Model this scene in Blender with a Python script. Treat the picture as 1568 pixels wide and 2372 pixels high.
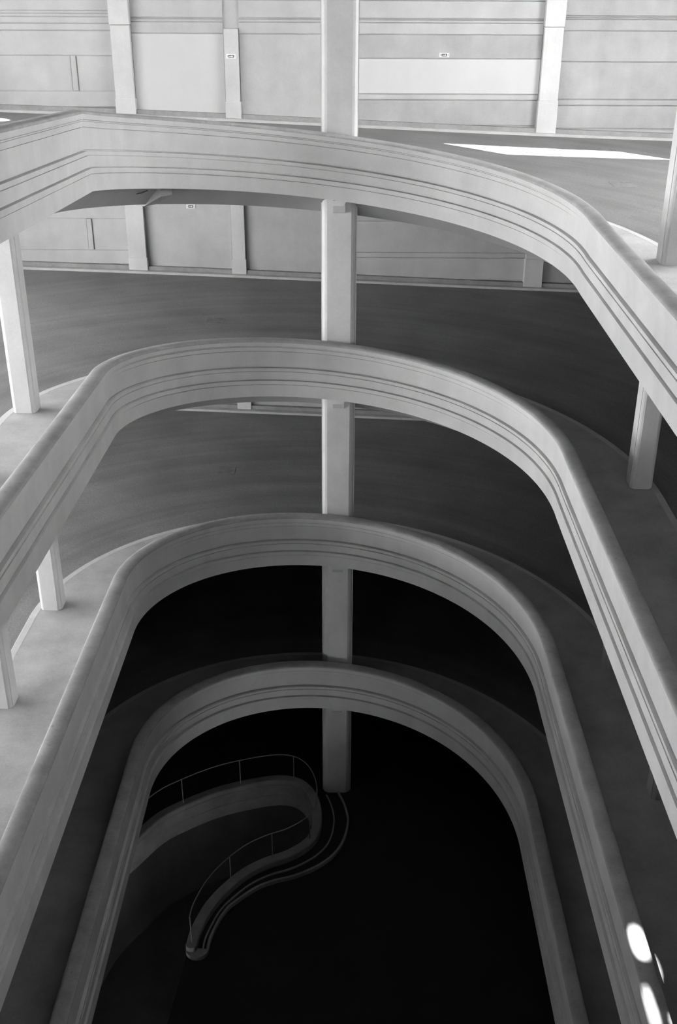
import bpy, bmesh, math, random
from mathutils import Matrix, Vector

random.seed(7)
for o in list(bpy.data.objects):
    bpy.data.objects.remove(o, do_unlink=True)
SC = bpy.context.scene
COL = SC.collection
R = math.radians

# ------------------------------------------------------------------ frame of reference
# surveyed with the eye at the origin; everything is lifted so that the ground floor is z = 0
GZ = 22.6
XC, YF, A = 0.09, 20.78, 4.765        # axis, centre of the far end, radius of the oval well
LST = 15.6                            # length of the straight sides
YN = YF - LST                         # centre of the near end
ZFAR = [-4.346 + GZ, -9.346 + GZ, -14.247 + GZ, -19.087 + GZ]   # underside of the fascia at the far end, per turn
DZE, SLOPE = 0.978, 0.044
WX0, WX1, WY0, WY1 = -14.5, 14.7, -8.5, 36.0
ROOF = 5.2 + GZ

# ------------------------------------------------------------------ camera
cam = bpy.data.cameras.new('camera')
cam.sensor_fit = 'VERTICAL'
cam.sensor_height = 36.0
cam.lens = 36.0 * 2434.7 / 2372.0
cam.clip_start, cam.clip_end = 0.05, 500
camo = bpy.data.objects.new('camera', cam)
COL.objects.link(camo)
yaw, pit, rol = 0.002436, 0.455910, 0.004819
fw = Vector((math.sin(yaw) * math.cos(pit), math.cos(yaw) * math.cos(pit), -math.sin(pit)))
rt = Vector((math.cos(yaw), -math.sin(yaw), 0))
up = rt.cross(fw)
rt, up = rt * math.cos(rol) + up * math.sin(rol), up * math.cos(rol) - rt * math.sin(rol)
m = Matrix((rt, up, -fw)).transposed().to_4x4()
m.translation = (0, 0, GZ)
camo.matrix_world = m
SC.camera = camo

# ------------------------------------------------------------------ sky, sun, exposure
w = bpy.data.worlds.new('sky')
SC.world = w
w.use_nodes = True
w.node_tree.nodes['Background'].inputs[0].default_value = (1, 1, 1, 1)
w.node_tree.nodes['Background'].inputs[1].default_value = 9.0
sun = bpy.data.lights.new('sun', 'SUN')
sun.energy = 24.0
sun.angle = R(0.53)
suno = bpy.data.objects.new('sun', sun)
COL.objects.link(suno)
SUND = Vector((0.36, 0.34, -0.87)).normalized()
suno.rotation_euler = SUND.to_track_quat('-Z', 'Y').to_euler()
suno.location = (-20, -20, 60)
vs = SC.view_settings
vs.view_transform = 'Standard'
vs.look = 'None'
vs.gamma = 1.0
vs.use_curve_mapping = False
vs.exposure = 1.0
SC.cycles.max_bounces = 5
SC.cycles.diffuse_bounces = 4
SC.cycles.adaptive_threshold = 0.03
SC.cycles.sample_clamp_indirect = 6

# ------------------------------------------------------------------ materials
def concrete(name, base, var=0.10, scale=1.2, streak=0.0, rough=0.85, bump=0.15, spot=0.0):
    mt = bpy.data.materials.new(name)
    mt.use_nodes = True
    nt = mt.node_tree
    N, L = nt.nodes, nt.links
    b = N['Principled BSDF']
    b.inputs['Roughness'].default_value = rough
    b.inputs['Specular IOR Level'].default_value = 0.25
    tc = N.new('ShaderNodeTexCoord')
    n1 = N.new('ShaderNodeTexNoise')
    n1.inputs['Scale'].default_value = scale
    n1.inputs['Detail'].default_value = 4
    n1.inputs['Roughness'].default_value = 0.62
    L.new(tc.outputs['Object'], n1.inputs['Vector'])
    n2 = N.new('ShaderNodeTexNoise')
    n2.inputs['Scale'].default_value = 22
    n2.inputs['Detail'].default_value = 4
    L.new(tc.outputs['Object'], n2.inputs['Vector'])
    r1 = N.new('ShaderNodeMapRange')
    r1.inputs[1].default_value, r1.inputs[2].default_value = 0.3, 0.7
    r1.inputs[3].default_value, r1.inputs[4].default_value = 1 - var, 1 + var
    L.new(n1.outputs['Fac'], r1.inputs[0])
    r2 = N.new('ShaderNodeMapRange')
    r2.inputs[1].default_value, r2.inputs[2].default_value = 0.3, 0.7
    r2.inputs[3].default_value, r2.inputs[4].default_value = 1 - var * .35, 1 + var * .35
    L.new(n2.outputs['Fac'], r2.inputs[0])
    mul = N.new('ShaderNodeMath')
    mul.operation = 'MULTIPLY'
    L.new(r1.outputs[0], mul.inputs[0])
    L.new(r2.outputs[0], mul.inputs[1])
    last = mul
    if streak:
        mp = N.new('ShaderNodeMapping')
        mp.inputs['Scale'].default_value = (2.6, 2.6, 0.30)
        L.new(tc.outputs['Object'], mp.inputs[0])
        n3 = N.new('ShaderNodeTexNoise')
        n3.inputs['Scale'].default_value = 1.0
        n3.inputs['Detail'].default_value = 5
        L.new(mp.outputs[0], n3.inputs['Vector'])
        r3 = N.new('ShaderNodeMapRange')
        r3.inputs[1].default_value, r3.inputs[2].default_value = 0.35, 0.75
        r3.inputs[3].default_value, r3.inputs[4].default_value = 1 + streak * .5, 1 - streak
        L.new(n3.outputs['Fac'], r3.inputs[0])
        m3 = N.new('ShaderNodeMath')
        m3.operation = 'MULTIPLY'
        L.new(last.outputs[0], m3.inputs[0])
        L.new(r3.outputs[0], m3.inputs[1])
        last = m3
    if spot:
        n4 = N.new('ShaderNodeTexNoise')
        n4.inputs['Scale'].default_value = 14
        n4.inputs['Detail'].default_value = 2
        L.new(tc.outputs['Object'], n4.inputs['Vector'])
        r4 = N.new('ShaderNodeMapRange')
        r4.inputs[1].default_value, r4.inputs[2].default_value = 0.68, 0.74
        r4.inputs[3].default_value, r4.inputs[4].default_value = 1, 1 - spot
        L.new(n4.outputs['Fac'], r4.inputs[0])
        m4 = N.new('ShaderNodeMath')
        m4.operation = 'MULTIPLY'
        L.new(last.outputs[0], m4.inputs[0])
        L.new(r4.outputs[0], m4.inputs[1])
        last = m4
    fin = N.new('ShaderNodeMath')
    fin.operation = 'MULTIPLY'
    fin.inputs[1].default_value = base
    L.new(last.outputs[0], fin.inputs[0])
    cmb = N.new('ShaderNodeCombineColor')
    for i in range(3):
        L.new(fin.outputs[0], cmb.inputs[i])
    L.new(cmb.outputs[0], b.inputs['Base Color'])
    if bump:
        bp = N.new('ShaderNodeBump')
        bp.inputs['Strength'].default_value = bump
        bp.inputs['Distance'].default_value = 0.01
        L.new(n2.outputs['Fac'], bp.inputs['Height'])
        L.new(bp.outputs[0], b.inputs['Normal'])
    return mt


def road_material(name, base):
    """worn asphalt: tyre bands that run along the lane (UV: u along, v across)"""
    mt = bpy.data.materials.new(name)
    mt.use_nodes = True
    nt = mt.node_tree
    N, L = nt.nodes, nt.links
    b = N['Principled BSDF']
    b.inputs['Roughness'].default_value = 0.5
    b.inputs['Specular IOR Level'].default_value = 0.25
    uv = N.new('ShaderNodeTexCoord')
    mp = N.new('ShaderNodeMapping')
    mp.inputs['Scale'].default_value = (0.13, 1.7, 1)
    L.new(uv.outputs['UV'], mp.inputs[0])
    n1 = N.new('ShaderNodeTexNoise')
    n1.inputs['Scale'].default_value = 1.0
    n1.inputs['Detail'].default_value = 5
    n1.inputs['Roughness'].default_value = 0.6
    L.new(mp.outputs[0], n1.inputs['Vector'])
    n2 = N.new('ShaderNodeTexNoise')
    n2.inputs['Scale'].default_value = 30
    n2.inputs['Detail'].default_value = 4
    L.new(uv.outputs['Object'], n2.inputs['Vector'])
    n5 = N.new('ShaderNodeTexNoise')
    n5.inputs['Scale'].default_value = 0.5
    n5.inputs['Detail'].default_value = 4
    L.new(uv.outputs['Object'], n5.inputs['Vector'])
    out = None
    for n, lo, hi in ((n1, .84, 1.18), (n2, .8, 1.2), (n5, .86, 1.14)):
        r = N.new('ShaderNodeMapRange')
        r.inputs[1].default_value, r.inputs[2].default_value = 0.32, 0.68
        r.inputs[3].default_value, r.inputs[4].default_value = lo, hi
        L.new(n.outputs['Fac'], r.inputs[0])
        if out is None:
            out = r.outputs[0]
        else:
            mm = N.new('ShaderNodeMath')
            mm.operation = 'MULTIPLY'
            L.new(out, mm.inputs[0])
            L.new(r.outputs[0], mm.inputs[1])
            out = mm.outputs[0]
    fin = N.new('ShaderNodeMath')
    fin.operation = 'MULTIPLY'
    fin.inputs[1].default_value = base
    L.new(out, fin.inputs[0])
    cmb = N.new('ShaderNodeCombineColor')
    for i in range(3):
        L.new(fin.outputs[0], cmb.inputs[i])
    L.new(cmb.outputs[0], b.inputs['Base Color'])
    bp = N.new('ShaderNodeBump')
    bp.inputs['Strength'].default_value = 0.12
    bp.inputs['Distance'].default_value = 0.01
    L.new(n2.outputs['Fac'], bp.inputs['Height'])
    L.new(bp.outputs[0], b.inputs['Normal'])
    return mt


M = dict(
    fascia=concrete('painted_concrete', 0.57, 0.07, 0.9, 0.05, spot=0.0),
    coping=concrete('worn_coping_concrete', 0.38, 0.16, 2.0, 0, spot=0.25),
    walk=concrete('walkway_concrete', 0.38, 0.16, 1.1, 0, bump=0.3),
    curb=concrete('curb_concrete', 0.5, 0.10, 2.0),
    beam=concrete('beam_concrete', 0.3, 0.08, 0.8),
    column=concrete('column_concrete', 0.58, 0.08, 0.9, 0.05),
    wall=concrete('wall_plaster', 0.47, 0.09, 0.9, 0.04),
    wall_dark=concrete('weathered_dimmed_plaster', 0.40, 0.11, 1.1, 0.07),
    patch=concrete('fresh_paint', 0.58, 0.03, 0.6, 0.02),
    skirt=concrete('skirting_concrete', 0.3, 0.16, 2.0),
    road=road_material('worn_asphalt', 0.185),
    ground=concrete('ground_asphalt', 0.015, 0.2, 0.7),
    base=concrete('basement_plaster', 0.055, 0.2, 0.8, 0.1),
    metal=concrete('painted_steel', 0.22, 0.05, 5, 0, rough=0.5, bump=0),
    white=concrete('sign_white', 0.85, 0.01, 3, 0, rough=0.5, bump=0),
    black=concrete('sign_dark', 0.06, 0.02, 3, 0, rough=0.5, bump=0),
    cable=concrete('dark_cable', 0.05, 0.05, 3, 0, rough=0.6, bump=0),
    ceil=concrete('ceiling_plaster', 0.25, 0.06, 0.6),
)

M['drain'] = concrete('worn_drain_cover', 0.19, 0.25, 6)
M['kerb'] = concrete('shaded_kerb_concrete', 0.22, 0.2, 1.5)  # far darker than the fascia: gloom of the well bottom put into the colour
fr = bpy.data.materials.new('frosted_glass')
fr.use_nodes = True
tr_ = fr.node_tree.nodes.new('ShaderNodeBsdfTranslucent')
tr_.inputs['Color'].default_value = (.85, .85, .85, 1)
fr.node_tree.links.new(tr_.outputs[0], fr.node_tree.nodes['Material Output'].inputs['Surface'])
M['frost'] = fr

# ------------------------------------------------------------------ object helpers
def link(name, verts, faces, mat, parent=None, smooth=None, uv=None):
    me = bpy.data.meshes.new(name)
    me.from_pydata([tuple(v) for v in verts], [], faces)
    me.update()
    bm = bmesh.new()
    bm.from_mesh(me)
    bmesh.ops.recalc_face_normals(bm, faces=bm.faces)
    bm.to_mesh(me)
    bm.free()
    if uv is not None:
        l = me.uv_layers.new(name='UVMap')
        for lp in me.loops:
            l.data[lp.index].uv = uv[lp.vertex_index]
    if smooth is not None:
        for p_ in me.polygons:
            p_.use_smooth = True
        me.set_sharp_from_angle(angle=R(smooth))
    me.materials.append(M[mat])
    o = bpy.data.objects.new(name, me)
    COL.objects.link(o)
    if parent is not None:
        o.parent = parent
    return o


def empty(name, loc=(0, 0, 0)):
    o = bpy.data.objects.new(name, None)
    o.location = loc
    o.empty_display_size = 0.2
    COL.objects.link(o)
    return o


def tag(o, label=None, cat=None, group=None, kind=None):
    if label: o['label'] = label
    if cat: o['category'] = cat
    if group: o['group'] = group
    if kind: o['kind'] = kind
    return o


def adopt(child, parent):
    """parent a mesh made in world coordinates to an Empty that is not at the origin"""
    child.parent = parent
    child.matrix_parent_inverse = Matrix.Translation(parent.location).inverted()
    return child


def box_vf(x0, x1, y0, y1, z0, z1, vs_, fs_):
    i = len(vs_)
    vs_ += [(x0, y0, z0), (x1, y0, z0), (x1, y1, z0), (x0, y1, z0), (x0, y0, z1), (x1, y0, z1), (x1, y1, z1), (x0, y1, z1)]
    fs_ += [(i, i + 3, i + 2, i + 1), (i + 4, i + 5, i + 6, i + 7), (i, i + 1, i + 5, i + 4), (i + 1, i + 2, i + 6, i + 5),
            (i + 2, i + 3, i + 7, i + 6), (i + 3, i, i + 4, i + 7)]


def box(name, x0, x1, y0, y1, z0, z1, mat, parent=None, bevel=0.0):
    if bevel:
        bm = bmesh.new()
        bmesh.ops.create_cube(bm, size=1)
        for v in bm.verts:
            v.co = ((x0 + x1) / 2 + v.co.x * (x1 - x0), (y0 + y1) / 2 + v.co.y * (y1 - y0), (z0 + z1) / 2 + v.co.z * (z1 - z0))
        bmesh.ops.bevel(bm, geom=bm.edges[:], offset=bevel, segments=1, affect='EDGES')
        me = bpy.data.meshes.new(name)
        bm.to_mesh(me)
        bm.free()
        me.materials.append(M[mat])
        o = bpy.data.objects.new(name, me)
        COL.objects.link(o)
        if parent is not None:
            o.parent = parent
        return o
    v, f = [], []
    box_vf(x0, x1, y0, y1, z0, z1, v, f)
    return link(name, v, f, mat, parent)


def prism(name, pts, z0, z1, mat, parent=None):
    """closed plan polygon extruded upwards"""
    n = len(pts)
    v = [(x, y, z0) for x, y in pts] + [(x, y, z1) for x, y in pts]
    f = [tuple(range(n - 1, -1, -1)), tuple(range(n, 2 * n))]
    f += [(i, (i + 1) % n, n + (i + 1) % n, n + i) for i in range(n)]
    return link(name, v, f, mat, parent)


# ------------------------------------------------------------------ the path of one turn
def zmid(k):
    """height half way round the near end, between turn k-1 and turn k"""
    if k == 0:
        return ZFAR[0] + 2.45
    if k == 4:
        return 0.9
    return (ZFAR[k - 1] + ZFAR[k]) / 2


def stations(k):
    """(x, y, nx, ny, z, s): inner edge of the ramp, outward normal, fascia underside, distance walked"""
    zf = ZFAR[k]
    zl = zf + DZE + SLOPE * LST
    zr = zf - DZE - SLOPE * LST
    out = []
    for i in range(0, 31):                         # near end, first half
        t = R(270 - 3 * i)
        out.append((XC + A * math.cos(t), YN + A * math.sin(t), math.cos(t), math.sin(t), zmid(k) + (zl - zmid(k)) * i / 30))
    for i in range(1, 16):
        y = YN + LST * i / 16
        out.append((XC - A, y, -1, 0, zl - SLOPE * (y - YN)))
    for i in range(0, 121):                        # far end
        t = R(180 - 1.5 * i)
        out.append((XC + A * math.cos(t), YF + A * math.sin(t), math.cos(t), math.sin(t), zf + DZE * (1 - i / 60)))
    for i in range(1, 16):
        y = YF - LST * i / 16
        out.append((XC + A, y, 1, 0, zf - DZE - SLOPE * (YF - y)))
    for i in range(0, 31):
        t = R(-3 * i)
        out.append((XC + A * math.cos(t), YN + A * math.sin(t), math.cos(t), math.sin(t), zr + (zmid(k + 1) - zr) * i / 30))
    res, s = [], 0.0
    for i, q in enumerate(out):
        if i:
            s += math.hypot(q[0] - out[i - 1][0], q[1] - out[i - 1][1]) + 0.02
        res.append(q + (s,))
    return res


def sweep(name, st, prof, mat, parent, closed=True, smooth=25, caps=True):
    """prof: list of (offset outward, height above the fascia underside)"""
    n, v, f, uv = len(prof), [], [], []
    for (x, y, nx, ny, z, s) in st:
        for (o, h) in prof:
            v.append((x + nx * o, y + ny * o, z + h))
            uv.append((s, o))
    for i in range(len(st) - 1):
        for j in range(n if closed else n - 1):
            j2 = (j + 1) % n
            f.append((i * n + j, i * n + j2, (i + 1) * n + j2, (i + 1) * n + j))
    if closed and caps:
        f.append(tuple(range(n)))
        f.append(tuple((len(st) - 1) * n + j for j in range(n - 1, -1, -1)))
    return link(name, v, f, mat, parent, smooth, uv)


OC = 2.40        # curb
RX0, RX1, RY0, RY1 = WX0 + .03, WX1 - .03, WY0 + .03, WY1 - 0.30
BANK = 0.34


def reach(x, y, nx, ny):
    """distance from the inner edge to the outer walls along the normal"""
    d = 1e9
    if nx > 1e-6: d = min(d, (RX1 - x) / nx)
    if nx < -1e-6: d = min(d, (RX0 - x) / nx)
    if ny > 1e-6: d = min(d, (RY1 - y) / ny)
    if ny < -1e-6: d = min(d, (RY0 - y) / ny)
    return d


# face of the parapet, from the underside to the coping: bands stepping back as they rise
FACE = [(0.005, 0.0), (0.005, 0.316), (0.030, 0.319), (0.030, 0.331), (-0.018, 0.334), (-0.018, 0.426), (0.062, 0.431), (0.062, 0.449),
        (0.030, 0.452), (0.030, 0.651), (0.060, 0.653), (0.060, 0.663), (0.042, 0.665), (0.042, 0.736), (0.140, 0.741), (0.140, 0.764),
        (0.105, 0.768), (0.105, 1.155), (0.128, 1.157), (0.128, 1.166), (0.088, 1.168), (0.088, 1.260), (0.108, 1.262), (0.108, 1.269),
        (0.078, 1.271), (0.078, 1.292), (0.098, 1.294), (0.098, 1.301), (0.060, 1.303), (0.060, 1.395)]
BODY = FACE + [(0.36, 1.395), (0.36, 0.0)]
COPE = [(0.058, 1.395)] + [(0.215 - 0.160 * math.cos(R(a)), 1.412 + 0.058 * math.sin(R(a)) ** 0.8) for a in range(0, 181, 12)] + [(0.372, 1.395)]

TURN_LABEL = ['topmost and brightest turn of the concrete spiral ramp with banded parapet',
              'second turn down of the concrete spiral ramp, pale right side and grey left side',
              'third turn down of the concrete spiral ramp, dark grey rounded parapet',
              'lowest and darkest turn of the concrete spiral ramp around the black well']


def build_turn(k):
    st = stations(k)
    root = empty('spiral_ramp')
    tag(root, TURN_LABEL[k], 'ramp', 'turns of the spiral ramp')
    par = sweep('parapet', st, BODY, 'fascia', root)
    sweep('coping', st, COPE, 'coping', par, smooth=40)
    sweep('walkway', st, [(0.36, 0.39), (OC - .16, 0.39), (OC - .16, 0.02), (0.36, 0.02)], 'walk', root)
    sweep('curb', st, [(OC - .16, 0.05), (OC - .16, 0.392), (OC - .012, 0.392), (OC, 0.38), (OC, 0.05)], 'curb', root)
    # haunched edge beam under the walkway
    sweep('edge_beam', st, [(0.36, 0.0), (0.84, -0.43), (2.1, -0.43), (2.1, 0.02), (0.36, 0.02)], 'beam', root)
    # roadway: from the curb to the outer walls
    v, f, uv = [], [], []
    NR = 7
    for (x, y, nx, ny, z, s) in st:
        d = reach(x, y, nx, ny)
        for j in range(NR + 1):
            o = OC + (d - OC) * j / NR
            v.append((x + nx * o, y + ny * o, z + 0.27 + BANK * j / NR))
            uv.append((s, o))
        for j in (NR, 0):
            o = OC + (d - OC) * j / NR
            v.append((x + nx * o, y + ny * o, z - 0.12 + (BANK * .9 if j else 0)))
            uv.append((s, o))
    n = NR + 3
    for i in range(len(st) - 1):
        for j in range(n):
            j2 = (j + 1) % n
            f.append((i * n + j, i * n + j2, (i + 1) * n + j2, (i + 1) * n + j))
    link('roadway', v, f, 'road', root, 25, uv)
    # radial ribs under the deck
    for t in ((140,) if k == 0 else ()):
        c, s_ = math.cos(R(t)), math.sin(R(t))
        z = ZFAR[k] + DZE * (t - 90) / 90
        x0, y0 = XC + A * c, YF + A * s_
        vv = []
        for o, h0, h1 in ((0.30, -0.18, 0.0), (0.9, -0.46, 0.0), (2.1, -0.46, 0.0)):
            for wdt in (-0.17, 0.17):
                for h in (h0, h1):
                    vv.append((x0 + c * o - s_ * wdt, y0 + s_ * o + c * wdt, z + h))
        ff = []
        for i in (0, 4):
            ff += [(i, i + 1, i + 5, i + 4), (i + 2, i + 6, i + 7, i + 3), (i, i + 4, i + 6, i + 2), (i + 1, i + 3, i + 7, i + 5)]
        ff += [(0, 2, 3, 1), (8, 9, 11, 10)]
        link('rib', vv, ff, 'beam', root)
    return root, st


TURNS = [build_turn(k) for k in range(4)]


def zside(k, side, y):
    """fascia underside on the straight sides (side -1 left, +1 right)"""
    return ZFAR[k] - side * (DZE + SLOPE * (YF - y))


def zroad(k, x, y):
    t = math.atan2(y - YF, x - XC)
    r_ = math.hypot(y - YF, x - XC) - A
    d = (RY1 - YF) / max(math.sin(t), .05) - A
    return ZFAR[k] + DZE * (math.degrees(t) - 90) / 90 + 0.27 + BANK * (r_ - OC) / (d - OC)


def pixel_on_road(k, px, py):
    d = fw * 2434.7 + rt * (px - 784) + up * (1186 - py)
    q = Vector((0, 31, 0))
    for _ in range(40):
        t = (zroad(k, q.x, q.y) - GZ) / d.z
        q = q * .5 + d * t * .5
    return q.x, q.y


for k, px, py, hw in ((1, 500, 742, .26), (2, 526, 1089, .26), (0, 1440, 427, .30)):
    x, y = pixel_on_road(k, px, py)
    v = []
    for dz_ in (-.02, .006):
        for sx, sy in ((-1, -1), (1, -1), (1, 1), (-1, 1)):
            v.append((x + sx * hw, y + sy * hw, zroad(k, x + sx * hw, y + sy * hw) + dz_))
    f = [(3, 2, 1, 0), (4, 5, 6, 7), (0, 1, 5, 4), (1, 2, 6, 5), (2, 3, 7, 6), (3, 0, 4, 7)]
    link('drain_cover', v, f, 'drain', TURNS[k][0])

# ------------------------------------------------------------------ columns
def rebated(cx, cy, w2, d2, c):
    """plan of a column with moulded, chamfered corners"""
    P = []
    loc = [(c, 0), (c, .16 * c), (.62 * c, .30 * c), (.30 * c, .62 * c), (.16 * c, c), (0, c)]
    for sx, sy in ((-1, -1), (1, -1), (1, 1), (-1, 1)):
        q = [(cx + sx * (w2 - u), cy + sy * (d2 - v)) for u, v in loc]
        if sx * sy > 0:
            q.reverse()
        P += q
    return P


def column(cx, cy, w2, d2, z0, z1, label, group, c=0.085):
    root = empty('concrete_column', (cx, cy, z0))
    tag(root, label, 'column', group)
    adopt(prism('shaft', rebated(cx, cy, w2, d2, c), z0, z1, 'column'), root)
    return root


FCY = YF + A + 0.36 + 0.30         # far column stands just behind the parapet
FLAB = ['tall pale column at the far end of the well, above the topmost turn',
        'far end column between the topmost and the second turn',
        'far end column between the second and the third turn',
        'dim far end column between the third and the lowest turn',
        'dark far end column foot below the lowest turn, on the ground floor']
for k in range(5):
    z0 = (ZFAR[k] + 0.40) if k < 4 else 0.0
    z1 = (ZFAR[k - 1] - 0.0) if k > 0 else ROOF
    c_ = column(0.045, FCY, 0.44, 0.27, z0, z1, FLAB[k], 'far end column, storey by storey', 0.145)
    if k > 0:
        # corbel that carries the ramp edge in front of the column
        zt = ZFAR[k - 1] + 0.0
        y0 = FCY - 0.27
        v = []
        for x in (-0.10, 0.19):
            v += [(x, y0, zt), (x, y0 - 0.30, zt), (x, y0 - 0.30, zt - 0.12), (x, y0 - 0.12, zt - 0.30), (x, y0, zt - 0.34)]
        f = [(0, 1, 2, 3, 4), (9, 8, 7, 6, 5)] + [(i, (i + 1) % 5, 5 + (i + 1) % 5, 5 + i) for i in range(5)]
        adopt(link('corbel', v, f, 'column'), c_)

ORD = ['topmost', 'second', 'third', 'lowest']
for side, word in ((-1, 'left'), (1, 'right')):
    for j, y in enumerate((21.28 if side < 0 else 21.62, 17.25, 13.2, 9.15)):
        for k in range(1 if side < 0 else 0, 4):
            x = XC + side * (A + 1.98)
            z0 = zside(k, side, y) + 0.39
            z1 = zside(k - 1, side, y) - 0.43 if k else ROOF
            pos = ('beside the far bend', 'next after the far bend', 'midway along', 'nearest on')[j]
            lab = 'square concrete column on the %s walkway of the %s turn, %s the straight side' % (word, ORD[k], pos)
            if j == 0:
                lab = 'square concrete column on the %s walkway of the %s turn, %s' % (word, ORD[k], pos)
            column(x, y, 0.25, 0.25, z0, z1, lab, 'columns along the walkways', 0.085)

# ------------------------------------------------------------------ far wall: panels, mouldings, pilasters
wall_far = box('wall_far', WX0 - .3, WX1 + .3, WY1 + 0.06, WY1 + 0.4, -4, ROOF, 'wall')
tag(wall_far, 'pale panelled concrete wall with pilasters behind the far roadway', None, None, 'structure')
G = 0.013   # half a joint


def panel(x0, x1, z1, z0, mat='wall', proud=0.06, name='panel', g=G):
    return box(name, x0 + g, x1 - g, WY1 + 0.06 - proud, WY1 + 0.06, z0 + g, z1 - g, mat, wall_far, bevel=0.006)


for lv in range(5):
    T = GZ - 5.02 * lv
    top = T + 0.97
    bot = T - 4.03
    zs = [0.97, -.10, -.60, -.64, -.72, -1.05]
    # bay left of the first pilaster
    xs = [(WX0, -11.0), (-11.0, -7.06)]
    for (x0, x1) in xs:
        for z1, z0 in ((.97, -.42), (-.42, -.50), (-.50, -.59), (-.59, -.78), (-.78, -.98), (-.98, -1.70)):
            panel(x0, x1, T + z1, T + z0, 'wall', 0.06 if z1 != -.78 else 0.075)
        panel(x0, x1, T - 2.74, T - 3.22)
        panel(x0, x1, T - 3.22, bot, 'skirt', 0.07)
    panel(WX0, -8.43, T - 1.70, T - 2.74, 'wall', 0.012)
    panel(-8.25, -7.06, T - 1.70, T - 2.74, 'wall', 0.012)
    panel(-8.43, -8.25, T - 1.70, T - 2.74, 'wall', 0.06)
    # bays between the first pilaster and the column line
    for (x0, x1) in ((-6.46, -3.57), (-3.10, 0.02)):
        for i in range(5):
            panel(x0, x1, T + zs[i], T + zs[i + 1])
        panel(x0, x1, T - 1.05, bot, 'patch' if (lv == 0 and x0 < -6) else 'wall', 0.05)
    # bay right of the column line
    x0, x1 = 0.02, 6.41
    for i in range(5):
        panel(x0, x1, T + zs[i], T + zs[i + 1])
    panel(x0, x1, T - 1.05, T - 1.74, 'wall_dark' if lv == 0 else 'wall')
    panel(x0, x1, T - 1.74, T - 2.78, 'patch' if lv == 0 else 'wall', 0.05)
    panel(x0, x1, T - 2.78, T - 2.96, 'wall', 0.065, g=0.018)
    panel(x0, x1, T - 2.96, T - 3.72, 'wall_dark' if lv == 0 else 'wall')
    # bay right of the last pilaster
    x0, x1 = 7.0, WX1
    for z1, z0 in ((.97, -.50), (-.50, -.55), (-.55, -.60), (-.60, -.92), (-.92, -1.81), (-1.81, -2.92), (-2.92, -3.10), (-3.10, -3.80)):
        panel(x0, x1, T + z1, T + z0, 'wall_dark')  # weathered tone, used on this bay also to offset strong window light
    # pilasters
    for (x0, x1) in ((-7.06, -6.46), (6.41, 7.0)):
        p_ = box('pilaster', x0, x1, WY1 - 0.20, WY1 + 0.06, bot, T - 0.82, 'column', wall_far, bevel=0.01)
        box('pilaster_capital', x0 - .015, x1 + .015, WY1 - 0.24, WY1 + 0.06, T - 0.81, top, 'column', p_, bevel=0.012)
        box('pilaster_base', x0 - .02, x1 + .02, WY1 - 0.22, WY1 + 0.05, bot, T - 2.95, 'column', p_, bevel=0.01)
    p_ = box('pilaster', -3.56, -3.11, WY1 - 0.16, WY1 + 0.06, bot, T - 0.91, 'column', wall_far, bevel=0.01)
    box('pilaster_base', -3.585, -3.085, WY1 - 0.19, WY1 + 0.05, bot, T - 3.02, 'column', p_, bevel=0.01)


def zroad_at(k, x, y):
    """road surface at the far wall"""
    t = math.degrees(math.atan2(y - YF, x - XC))
    return ZFAR[k] + DZE * (t - 90) / 90 + 0.27 + BANK


# stepped skirting that follows each roadway along the far wall
for k in range(4):
    tr = tag(empty('trim_%d' % (k + 1)), ('worn stepped curb along the foot of the far wall beside the %s roadway' % ORD[k]), None, None, 'structure')
    n = 60
    for nm, yf, yb, h0, h1, mat in (('ledge', WY1 - 0.16, WY1 + 0.05, -0.3, 0.20, 'skirt'), ('curb', WY1 - 0.40, WY1 - 0.16, -0.3, 0.075, 'curb')):
        v, f = [], []
        for i in range(n + 1):
            x = WX0 + (WX1 - WX0) * i / n
            z = zroad_at(k, x, WY1 - .4)
            v += [(x, yf, z + h0), (x, yf, z + h1), (x, yb, z + h1), (x, yb, z + h0)]
        for i in range(n):
            for j in range(4):
                f.append((i * 4 + j, i * 4 + (j + 1) % 4, i * 4 + 4 + (j + 1) % 4, i * 4 + 4 + j))
        link(nm, v, f, mat, tr, 25)

# ------------------------------------------------------------------ side walls with windows, near wall, roof
def wall_with_holes(name, axis, at0, at1, u0, u1, z0, z1, holes, mat, label):
    """wall as a grid of blocks around rectangular openings (u0,u1,z0,z1)"""
    us = sorted({u0, u1} | {h[0] for h in holes} | {h[1] for h in holes})
    zs_ = sorted({z0, z1} | {h[2] for h in holes} | {h[3] for h in holes})
    v, f = [], []
    for a, b in zip(us[:-1], us[1:]):
        run = None
        for c, d in zip(zs_[:-1], zs_[1:]):
            mu, mz = (a + b) / 2, (c + d) / 2
            solid = not any(h[0] < mu < h[1] and h[2] < mz < h[3] for h in holes)
            if solid:
                run = (run[0], d) if run else (c, d)
            if (not solid or d == zs_[-1]) and run:
                if axis == 'x':
                    box_vf(at0, at1, a, b, run[0], run[1], v, f)
                elif axis == 'y':
                    box_vf(a, b, at0, at1, run[0], run[1], v, f)
                else:
                    box_vf(a, b, run[0], run[1], at0, at1, v, f)
                run = None
    o = link(name, v, f, mat)
    return tag(o, label, None, None, 'structure')


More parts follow.
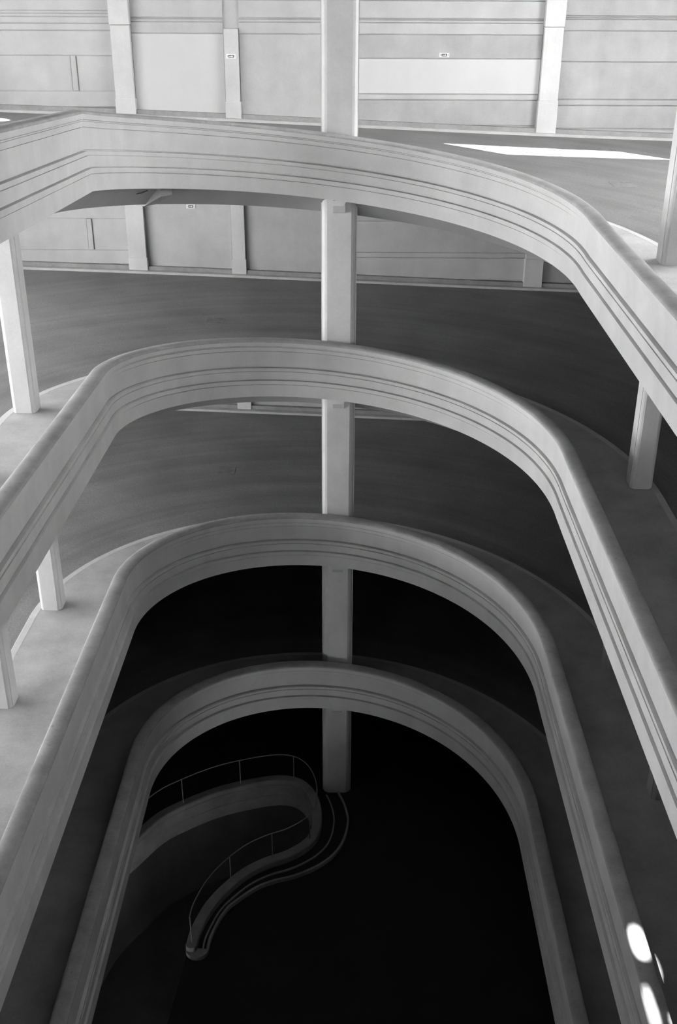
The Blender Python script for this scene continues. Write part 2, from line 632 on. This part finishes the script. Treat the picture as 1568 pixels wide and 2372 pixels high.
HL = []
for i, (y0, y1) in enumerate(((4.4, 8.4), (9, 13), (13.6, 17.6), (18.2, 22.2), (22.8, 26.8), (27.4, 31.4))):
    if i > 0:
        HL += [(y0, y1, GZ - 7.1, GZ - 3.5)]
    if i > 0:
        HL += [(y0, y1, GZ - 11.6, GZ - 8.8)]
    if i > 0:
        HL += [(y0, y1, GZ - 1.9, GZ + 1.5)]
wall_with_holes('wall_left', 'x', WX0 - .3, WX0, WY0, WY1 + .06, -4, ROOF, HL, 'wall', 'pale left outer wall with rows of windows')
HR = [(y0, y0 + 3.3, GZ - 4.4, GZ + 0.2) for y0 in (18.6, 22.1, 25.6)]
wall_with_holes('wall_right', 'x', WX1, WX1 + .3, WY0, WY1 + .06, -4, ROOF, HR, 'wall', 'pale right outer wall with tall upper windows')
HN = [(x0, x0 + 4, GZ - 5.9, GZ - 2.9) for x0 in (-8,)] + [(x0, x0 + 4, GZ - 10.0, GZ - 7.0) for x0 in (5, 9.6)]
wall_with_holes('wall_near', 'y', WY0 - .3, WY0, WX0 - .3, WX1 + .3, -4, ROOF, HN, 'wall', 'pale near outer wall with windows')

# added unseen roof openings, cut to cast sun patches on road and well


def to_roof(p_):
    t = (ROOF - p_[2]) / -SUND.z
    return (p_[0] - SUND.x * t, p_[1] - SUND.y * t)


def plate_with_hole(name, rect, poly, z0, z1, mat, parent):
    """slab filling a rectangular opening, pierced by a polygon"""
    bm_ = bmesh.new()
    o_ = [bm_.verts.new((x, y, z0)) for x, y in ((rect[0], rect[2]), (rect[1], rect[2]), (rect[1], rect[3]), (rect[0], rect[3]))]
    h_ = [bm_.verts.new((x, y, z0)) for x, y in poly]
    e1 = [bm_.edges.new((o_[i], o_[(i + 1) % 4])) for i in range(4)] + [bm_.edges.new((h_[i], h_[(i + 1) % len(h_)])) for i in range(len(h_))]
    bmesh.ops.triangle_fill(bm_, edges=e1, use_beauty=True)
    x_ = bmesh.ops.extrude_face_region(bm_, geom=bm_.faces[:])
    for q_ in x_['geom']:
        if isinstance(q_, bmesh.types.BMVert):
            q_.co.z = z1
    bmesh.ops.recalc_face_normals(bm_, faces=bm_.faces)
    me_ = bpy.data.meshes.new(name)
    bm_.to_mesh(me_)
    bm_.free()
    me_.materials.append(M[mat])
    ob = bpy.data.objects.new(name, me_)
    COL.objects.link(ob)
    ob.parent = parent
    return ob


HZ = []
LIGHTS = []
pc = [to_roof(q) for q in ((3.1, 33.50, GZ - 3.98), (8.5, 33.45, GZ - 4.19), (9.95, 32.42, GZ - 4.29), (4.9, 32.22, GZ - 4.12))]
pd = [(x + 6.75, y + .3) for x, y in pc]
pl = [to_roof((-10.9 + 1.0 * math.cos(t), 33.7 + .55 * math.sin(t), GZ - 3.4)) for t in [R(30 * i) for i in range(12)]]
po = [to_roof((4.955 + .115 * math.cos(t), 12.45 + .34 * math.sin(t), GZ - 13.9)) for t in [R(20 * i) for i in range(18)]]
pr = [to_roof((5.62 + .12 * math.cos(t), 11.35 + .2 * math.sin(t), GZ - 14.9)) for t in [R(20 * i) for i in range(18)]]
pq = [to_roof((4.80 + .055 * math.cos(t), 11.2 + .45 * math.sin(t), GZ - 13.9)) for t in [R(20 * i) for i in range(18)]]
for pol in (pc, pl, po, pq, pr):
    xs_ = [q[0] for q in pol]
    ys_ = [q[1] for q in pol]
    rc_ = (min(xs_) - .08, max(xs_) + .08, min(ys_) - .08, max(ys_) + .08)
    HZ.append(rc_)
    LIGHTS.append((rc_, pol))
ADDED_PANES = (11.0, 14.3, 23.5, 29.5)  # extra diffusing roof opening, added to brighten the upper right road
HZ.append(ADDED_PANES)
wall_with_holes('ceiling', 'z', ROOF, ROOF + .3, WX0 - .3, WX1 + .3, WY0 - .3, WY1 + .4, HZ, 'ceil', 'flat roof slab with added light openings')
for i, (rc_, pol) in enumerate(LIGHTS):
    nm = ('added slanted roof opening casting the sun patch on the far right road', 'added oval roof opening casting the small sun patch on the far left road', 'added small roof opening casting a sun spot on the third turn', 'added narrow oval roof opening casting a sun sliver on the third turn', 'added smallest roof opening casting a sun spot on the third walkway')[i]
    wn = tag(empty('added_roof_light_%d' % (i + 3)), nm, None, None, 'structure')
    plate_with_hole('added_opening_frame', rc_, pol, ROOF + .02, ROOF + .10, 'ceil', wn)
    if i == 0:
        def bar(p0, p1, wd=.022):
            d = Vector((p1[0] - p0[0], p1[1] - p0[1], 0)).normalized()
            n_ = (-d.y * wd, d.x * wd)
            prism('glazing_bar', [(p0[0] + n_[0], p0[1] + n_[1]), (p0[0] - n_[0], p0[1] - n_[1]), (p1[0] - n_[0], p1[1] - n_[1]), (p1[0] + n_[0], p1[1] + n_[1])],
                  ROOF + .04, ROOF + .07, 'metal', wn)
        mix = lambda a_, b_, t: (a_[0] + (b_[0] - a_[0]) * t, a_[1] + (b_[1] - a_[1]) * t)
        for t in (1 / 3, 2 / 3):
            bar(mix(pol[0], pol[1], t), mix(pol[3], pol[2], t))
        bar(mix(pol[0], pol[3], .5), mix(pol[1], pol[2], .5), .012)
wn2 = tag(empty('added_roof_light_2'), 'added unseen roof opening with frosted panes that brightens the right road', None, None, 'structure')
for i in range(3):
    for j in range(4):
        px0 = ADDED_PANES[0] + (ADDED_PANES[1] - ADDED_PANES[0]) * i / 3
        py0 = ADDED_PANES[2] + (ADDED_PANES[3] - ADDED_PANES[2]) * j / 4
        box('pane', px0 + .03, px0 + (ADDED_PANES[1] - ADDED_PANES[0]) / 3 - .03, py0 + .03, py0 + (ADDED_PANES[3] - ADDED_PANES[2]) / 4 - .03, ROOF + .1, ROOF + .112, 'frost', wn2)
for i in range(4):
    px0 = ADDED_PANES[0] + (ADDED_PANES[1] - ADDED_PANES[0]) * i / 3
    box('glazing_bar', px0 - .03, px0 + .03, ADDED_PANES[2], ADDED_PANES[3], ROOF + .08, ROOF + .15, 'metal', wn2)
for j in range(5):
    py0 = ADDED_PANES[2] + (ADDED_PANES[3] - ADDED_PANES[2]) * j / 4
    box('glazing_bar', ADDED_PANES[0], ADDED_PANES[1], py0 - .03, py0 + .03, ROOF + .08, ROOF + .15, 'metal', wn2)

# ------------------------------------------------------------------ ground floor with the opening to the basement
def ray(px, py, z):
    d = fw * 2434.7 + rt * (px - 784) + up * (1186 - py)
    t = (z - GZ) / d.z
    return (d.x * t, d.y * t)


# survey of the kerb around the opening (plan coordinates at kerb height)
KH = 0.28
KP = [ray(x, y, KH) for x, y in ((120, 2300), (160, 2180), (205, 2080), (255, 2003), (318, 1945), (375, 1895), (430, 1866), (500, 1838), (560, 1822), (620, 1811), (660, 1809), (690, 1818), (712, 1842),
                                 (723, 1880), (718, 1920), (700, 1945), (660, 1968), (610, 1985), (560, 2010), (510, 2050), (470, 2095), (440, 2150), (430, 2185))]


def smooth_path(P, n=6):
    out = []
    for i in range(len(P) - 1):
        p0, p1, p2, p3 = P[max(i - 1, 0)], P[i], P[i + 1], P[min(i + 2, len(P) - 1)]
        for j in range(n):
            t = j / n
            out.append(tuple(p1[a] + .5 * t * (p2[a] - p0[a] + t * (2 * p0[a] - 5 * p1[a] + 4 * p2[a] - p3[a] + t * (3 * (p1[a] - p2[a]) + p3[a] - p0[a]))) for a in (0, 1)))
    return out + [P[-1]]


KP = smooth_path(KP)


def normals(P):
    """left of travel = outside of the opening (the path runs clockwise)"""
    res = []
    for i in range(len(P)):
        a, b = P[max(i - 1, 0)], P[min(i + 1, len(P) - 1)]
        dx, dy = b[0] - a[0], b[1] - a[1]
        l = math.hypot(dx, dy) or 1
        res.append((-dy / l, dx / l))
    return res


KN = normals(KP)
KS = [(p_[0], p_[1], n_[0], n_[1], 0.0, i * .3) for i, (p_, n_) in enumerate(zip(KP, KN))]
hole = [(p_[0] + n_[0] * .04, p_[1] + n_[1] * .04) for p_, n_ in zip(KP, KN)]
hole = hole + [(-4.35, 15.0), (-4.6, 6.0), (-11, 6.0), (-11, hole[0][1])]
bm = bmesh.new()
ov = [bm.verts.new((x, y, 0)) for x, y in ((WX0, WY0), (WX1, WY0), (WX1, WY1), (WX0, WY1))]
hv = [bm.verts.new((x, y, 0)) for x, y in hole]
ed = [bm.edges.new((ov[i], ov[(i + 1) % 4])) for i in range(4)] + [bm.edges.new((hv[i], hv[(i + 1) % len(hv)])) for i in range(len(hv))]
bmesh.ops.triangle_fill(bm, edges=ed, use_beauty=True)
ex = bmesh.ops.extrude_face_region(bm, geom=bm.faces[:])
for e_ in ex['geom']:
    if isinstance(e_, bmesh.types.BMVert):
        e_.co.z -= 0.3
bmesh.ops.recalc_face_normals(bm, faces=bm.faces)
me = bpy.data.meshes.new('floor')
bm.to_mesh(me)
bm.free()
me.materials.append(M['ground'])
flo = bpy.data.objects.new('floor', me)
COL.objects.link(flo)
tag(flo, 'dark asphalt ground floor at the bottom of the well', None, None, 'structure')

op = empty('basement_parapet', (KP[60][0], KP[60][1], 0))
tag(op, 'dim curving low parapet around the opening in the dark ground floor', 'parapet')
adopt(sweep('kerb', KS, [(0.0, -0.28), (0.0, 0.10), (0.02, 0.12), (0.02, 0.26), (0.05, KH), (0.27, KH), (0.30, 0.25), (0.30, 0.0), (0.05, 0.0), (0.05, -0.28)], 'kerb', None, smooth=30), op)
adopt(sweep('lower_band', KS, [(0.06, -0.75), (0.03, -0.75), (0.03, -0.32), (0.06, -0.30)], 'kerb', None, smooth=30), op)
KL = KS[72:]


def ledge_width(i):
    t = i / (len(KL) - 1)
    return 0.60 + 0.52 * max(0.0, 1 - abs(t - .12) / .62) ** 0.8


def band(name, i0, prof, mat):
    """prof(outer offset) -> profile; the ledge narrows towards the nose"""
    v, f = [], []
    P_ = KL[i0:]
    n = 0
    for i, q in enumerate(P_):
        pr_ = prof(ledge_width(i + i0))
        n = len(pr_)
        v += [(q[0] + q[2] * o_, q[1] + q[3] * o_, h_) for o_, h_ in pr_]
    for i in range(len(P_) - 1):
        for j in range(n):
            f.append((i * n + j, i * n + (j + 1) % n, (i + 1) * n + (j + 1) % n, (i + 1) * n + j))
    f += [tuple(range(n)), tuple((len(P_) - 1) * n + j for j in range(n))]
    return adopt(link(name, v, f, mat, None, 30), op)


band('ledge', 0, lambda w_: [(0.30, 0.0), (0.30, 0.06), (w_ - .06, 0.06), (w_ - .06, 0.0)], 'ground')
band('ledge_lip', 0, lambda w_: [(w_ - .06, 0.0), (w_ - .06, 0.13), (w_, 0.12), (w_, 0.0)], 'kerb')
band('step_lip', 0, lambda w_: [(.30 + (w_ - .3) * .42, 0.05), (.30 + (w_ - .3) * .42, 0.11), (.34 + (w_ - .3) * .42, 0.11), (.34 + (w_ - .3) * .42, 0.05)], 'kerb')
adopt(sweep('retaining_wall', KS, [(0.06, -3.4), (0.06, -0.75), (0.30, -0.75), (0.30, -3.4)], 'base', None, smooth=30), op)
nx_, ny_ = KN[-1]
ex_, ey_ = KP[-1]
ca = math.atan2(ny_, nx_)
def half(cx_, cy_, r_):
    return [(cx_ + r_ * math.cos(ca - t), cy_ + r_ * math.sin(ca - t)) for t in [R(15 * i) for i in range(13)]]
adopt(prism('kerb_nose', half(ex_ + nx_ * .15, ey_ + ny_ * .15, .15), -0.28, KH, 'kerb'), op)
adopt(prism('ledge_nose', half(ex_ + nx_ * .30, ey_ + ny_ * .30, .30), 0.0, 0.12, 'kerb'), op)
# floor of the basement
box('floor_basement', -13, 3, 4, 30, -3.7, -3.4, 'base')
tag(bpy.data.objects['floor_basement'], 'dark basement floor under the opening', None, None, 'structure')

# pipe railing
def tube(name, P, r, mat, seg=8):
    v, f = [], []
    n = len(P)
    for i, p_ in enumerate(P):
        a, b = Vector(P[max(i - 1, 0)]), Vector(P[min(i + 1, n - 1)])
        d = (b - a).normalized()
        u_ = d.cross(Vector((0, 0, 1)))
        if u_.length < 1e-4:
            u_ = Vector((1, 0, 0))
        u_.normalize()
        w_ = d.cross(u_)
        for j in range(seg):
            t = 2 * math.pi * j / seg
            v.append(Vector(p_) + r * (u_ * math.cos(t) + w_ * math.sin(t)))
    for i in range(n - 1):
        for j in range(seg):
            f.append((i * seg + j, i * seg + (j + 1) % seg, (i + 1) * seg + (j + 1) % seg, (i + 1) * seg + j))
    f.append(tuple(range(seg)))
    f.append(tuple((n - 1) * seg + j for j in range(seg)))
    return link(name, v, f, mat, None, 50)


rail = empty('pipe_railing', (KP[60][0], KP[60][1], KH))
tag(rail, 'thin pipe handrail on posts above the curving low parapet', 'railing')
RP = [(p_[0] + n_[0] * .15, p_[1] + n_[1] * .15, KH + 0.92) for p_, n_ in zip(KP, KN)]
adopt(tube('handrail', RP, 0.016, 'metal'), rail)
for i in (10, 24, 36, 48, 63, 77, 88, 100, 112, 131):
    i = min(i, len(RP) - 1)
    x, y, z = RP[i]
    adopt(tube('post', [(x, y, KH), (x, y, z)], 0.014, 'metal'), rail)

# ------------------------------------------------------------------ signs: white plate, dark arrow sign
def arrow_sign(x0, x1, z0, z1, label, yface):
    root = empty('direction_sign', ((x0 + x1) / 2, yface, z0))
    tag(root, label, 'sign', 'emergency arrow signs on the far wall')
    wd, hg = x1 - x0, z1 - z0
    adopt(box('plate', x0, x1, yface - .02, yface, z0, z1, 'white', None), root)
    ix0, ix1 = x0 + wd * .22, x1 - wd * .22
    adopt(box('field', ix0, ix1, yface - .024, yface - .02, z0 + hg * .2, z1 - hg * .2, 'black', None), root)
    zc = (z0 + z1) / 2
    # arrow pointing right
    a0, a1 = ix0 + wd * .07, ix1 - wd * .05
    t = hg * .09
    hd = hg * .24
    am = a1 - wd * .16
    y = yface - .0245
    v = [(a0, y, zc - t), (am, y, zc - t), (am, y, zc - hd), (a1, y, zc), (am, y, zc + hd), (am, y, zc + t), (a0, y, zc + t)]
    v += [(p_[0], yface - .028, p_[2]) for p_ in v]
    f = [tuple(range(7)), tuple(range(13, 6, -1))] + [(i, (i + 1) % 7, 7 + (i + 1) % 7, 7 + i) for i in range(7)]
    adopt(link('arrow', v, f, 'white'), root)
    for xa in (x0 + wd * .1, x1 - wd * .12):
        adopt(box('side_mark', xa, xa + wd * .03, yface - .023, yface - .02, z0 + hg * .22, z1 - hg * .22, 'black', None), root)


arrow_sign(-3.50, -3.19, GZ - 1.755, GZ - 1.63, 'small white arrow sign on the narrow pilaster of the upper wall', WY1 - .16)
arrow_sign(3.19, 3.50, GZ - 1.70, GZ - 1.575, 'small white arrow sign right of the far column on the upper wall', WY1)
arrow_sign(-5.04, -4.74, GZ - 6.37, GZ - 6.245, 'small white arrow sign under the topmost turn, left of the narrow pilaster', WY1)

# small bent cable hanging under the topmost turn
x0, y0 = ray(309, 440, GZ - 4.05)
cb = []
for px, py in ((308, 436), (309, 445), (314, 449), (328, 447), (342, 441)):
    d = fw * 2434.7 + rt * (px - 784) + up * (1186 - py)
    t = 23.64 / d.y
    cb.append((d.x * t, d.y * t, GZ + d.z * t))
c_ = tube('loose_cable', cb, 0.012, 'cable')
tag(c_, 'bent dark cable hanging under the left bend of the topmost turn', 'cable')
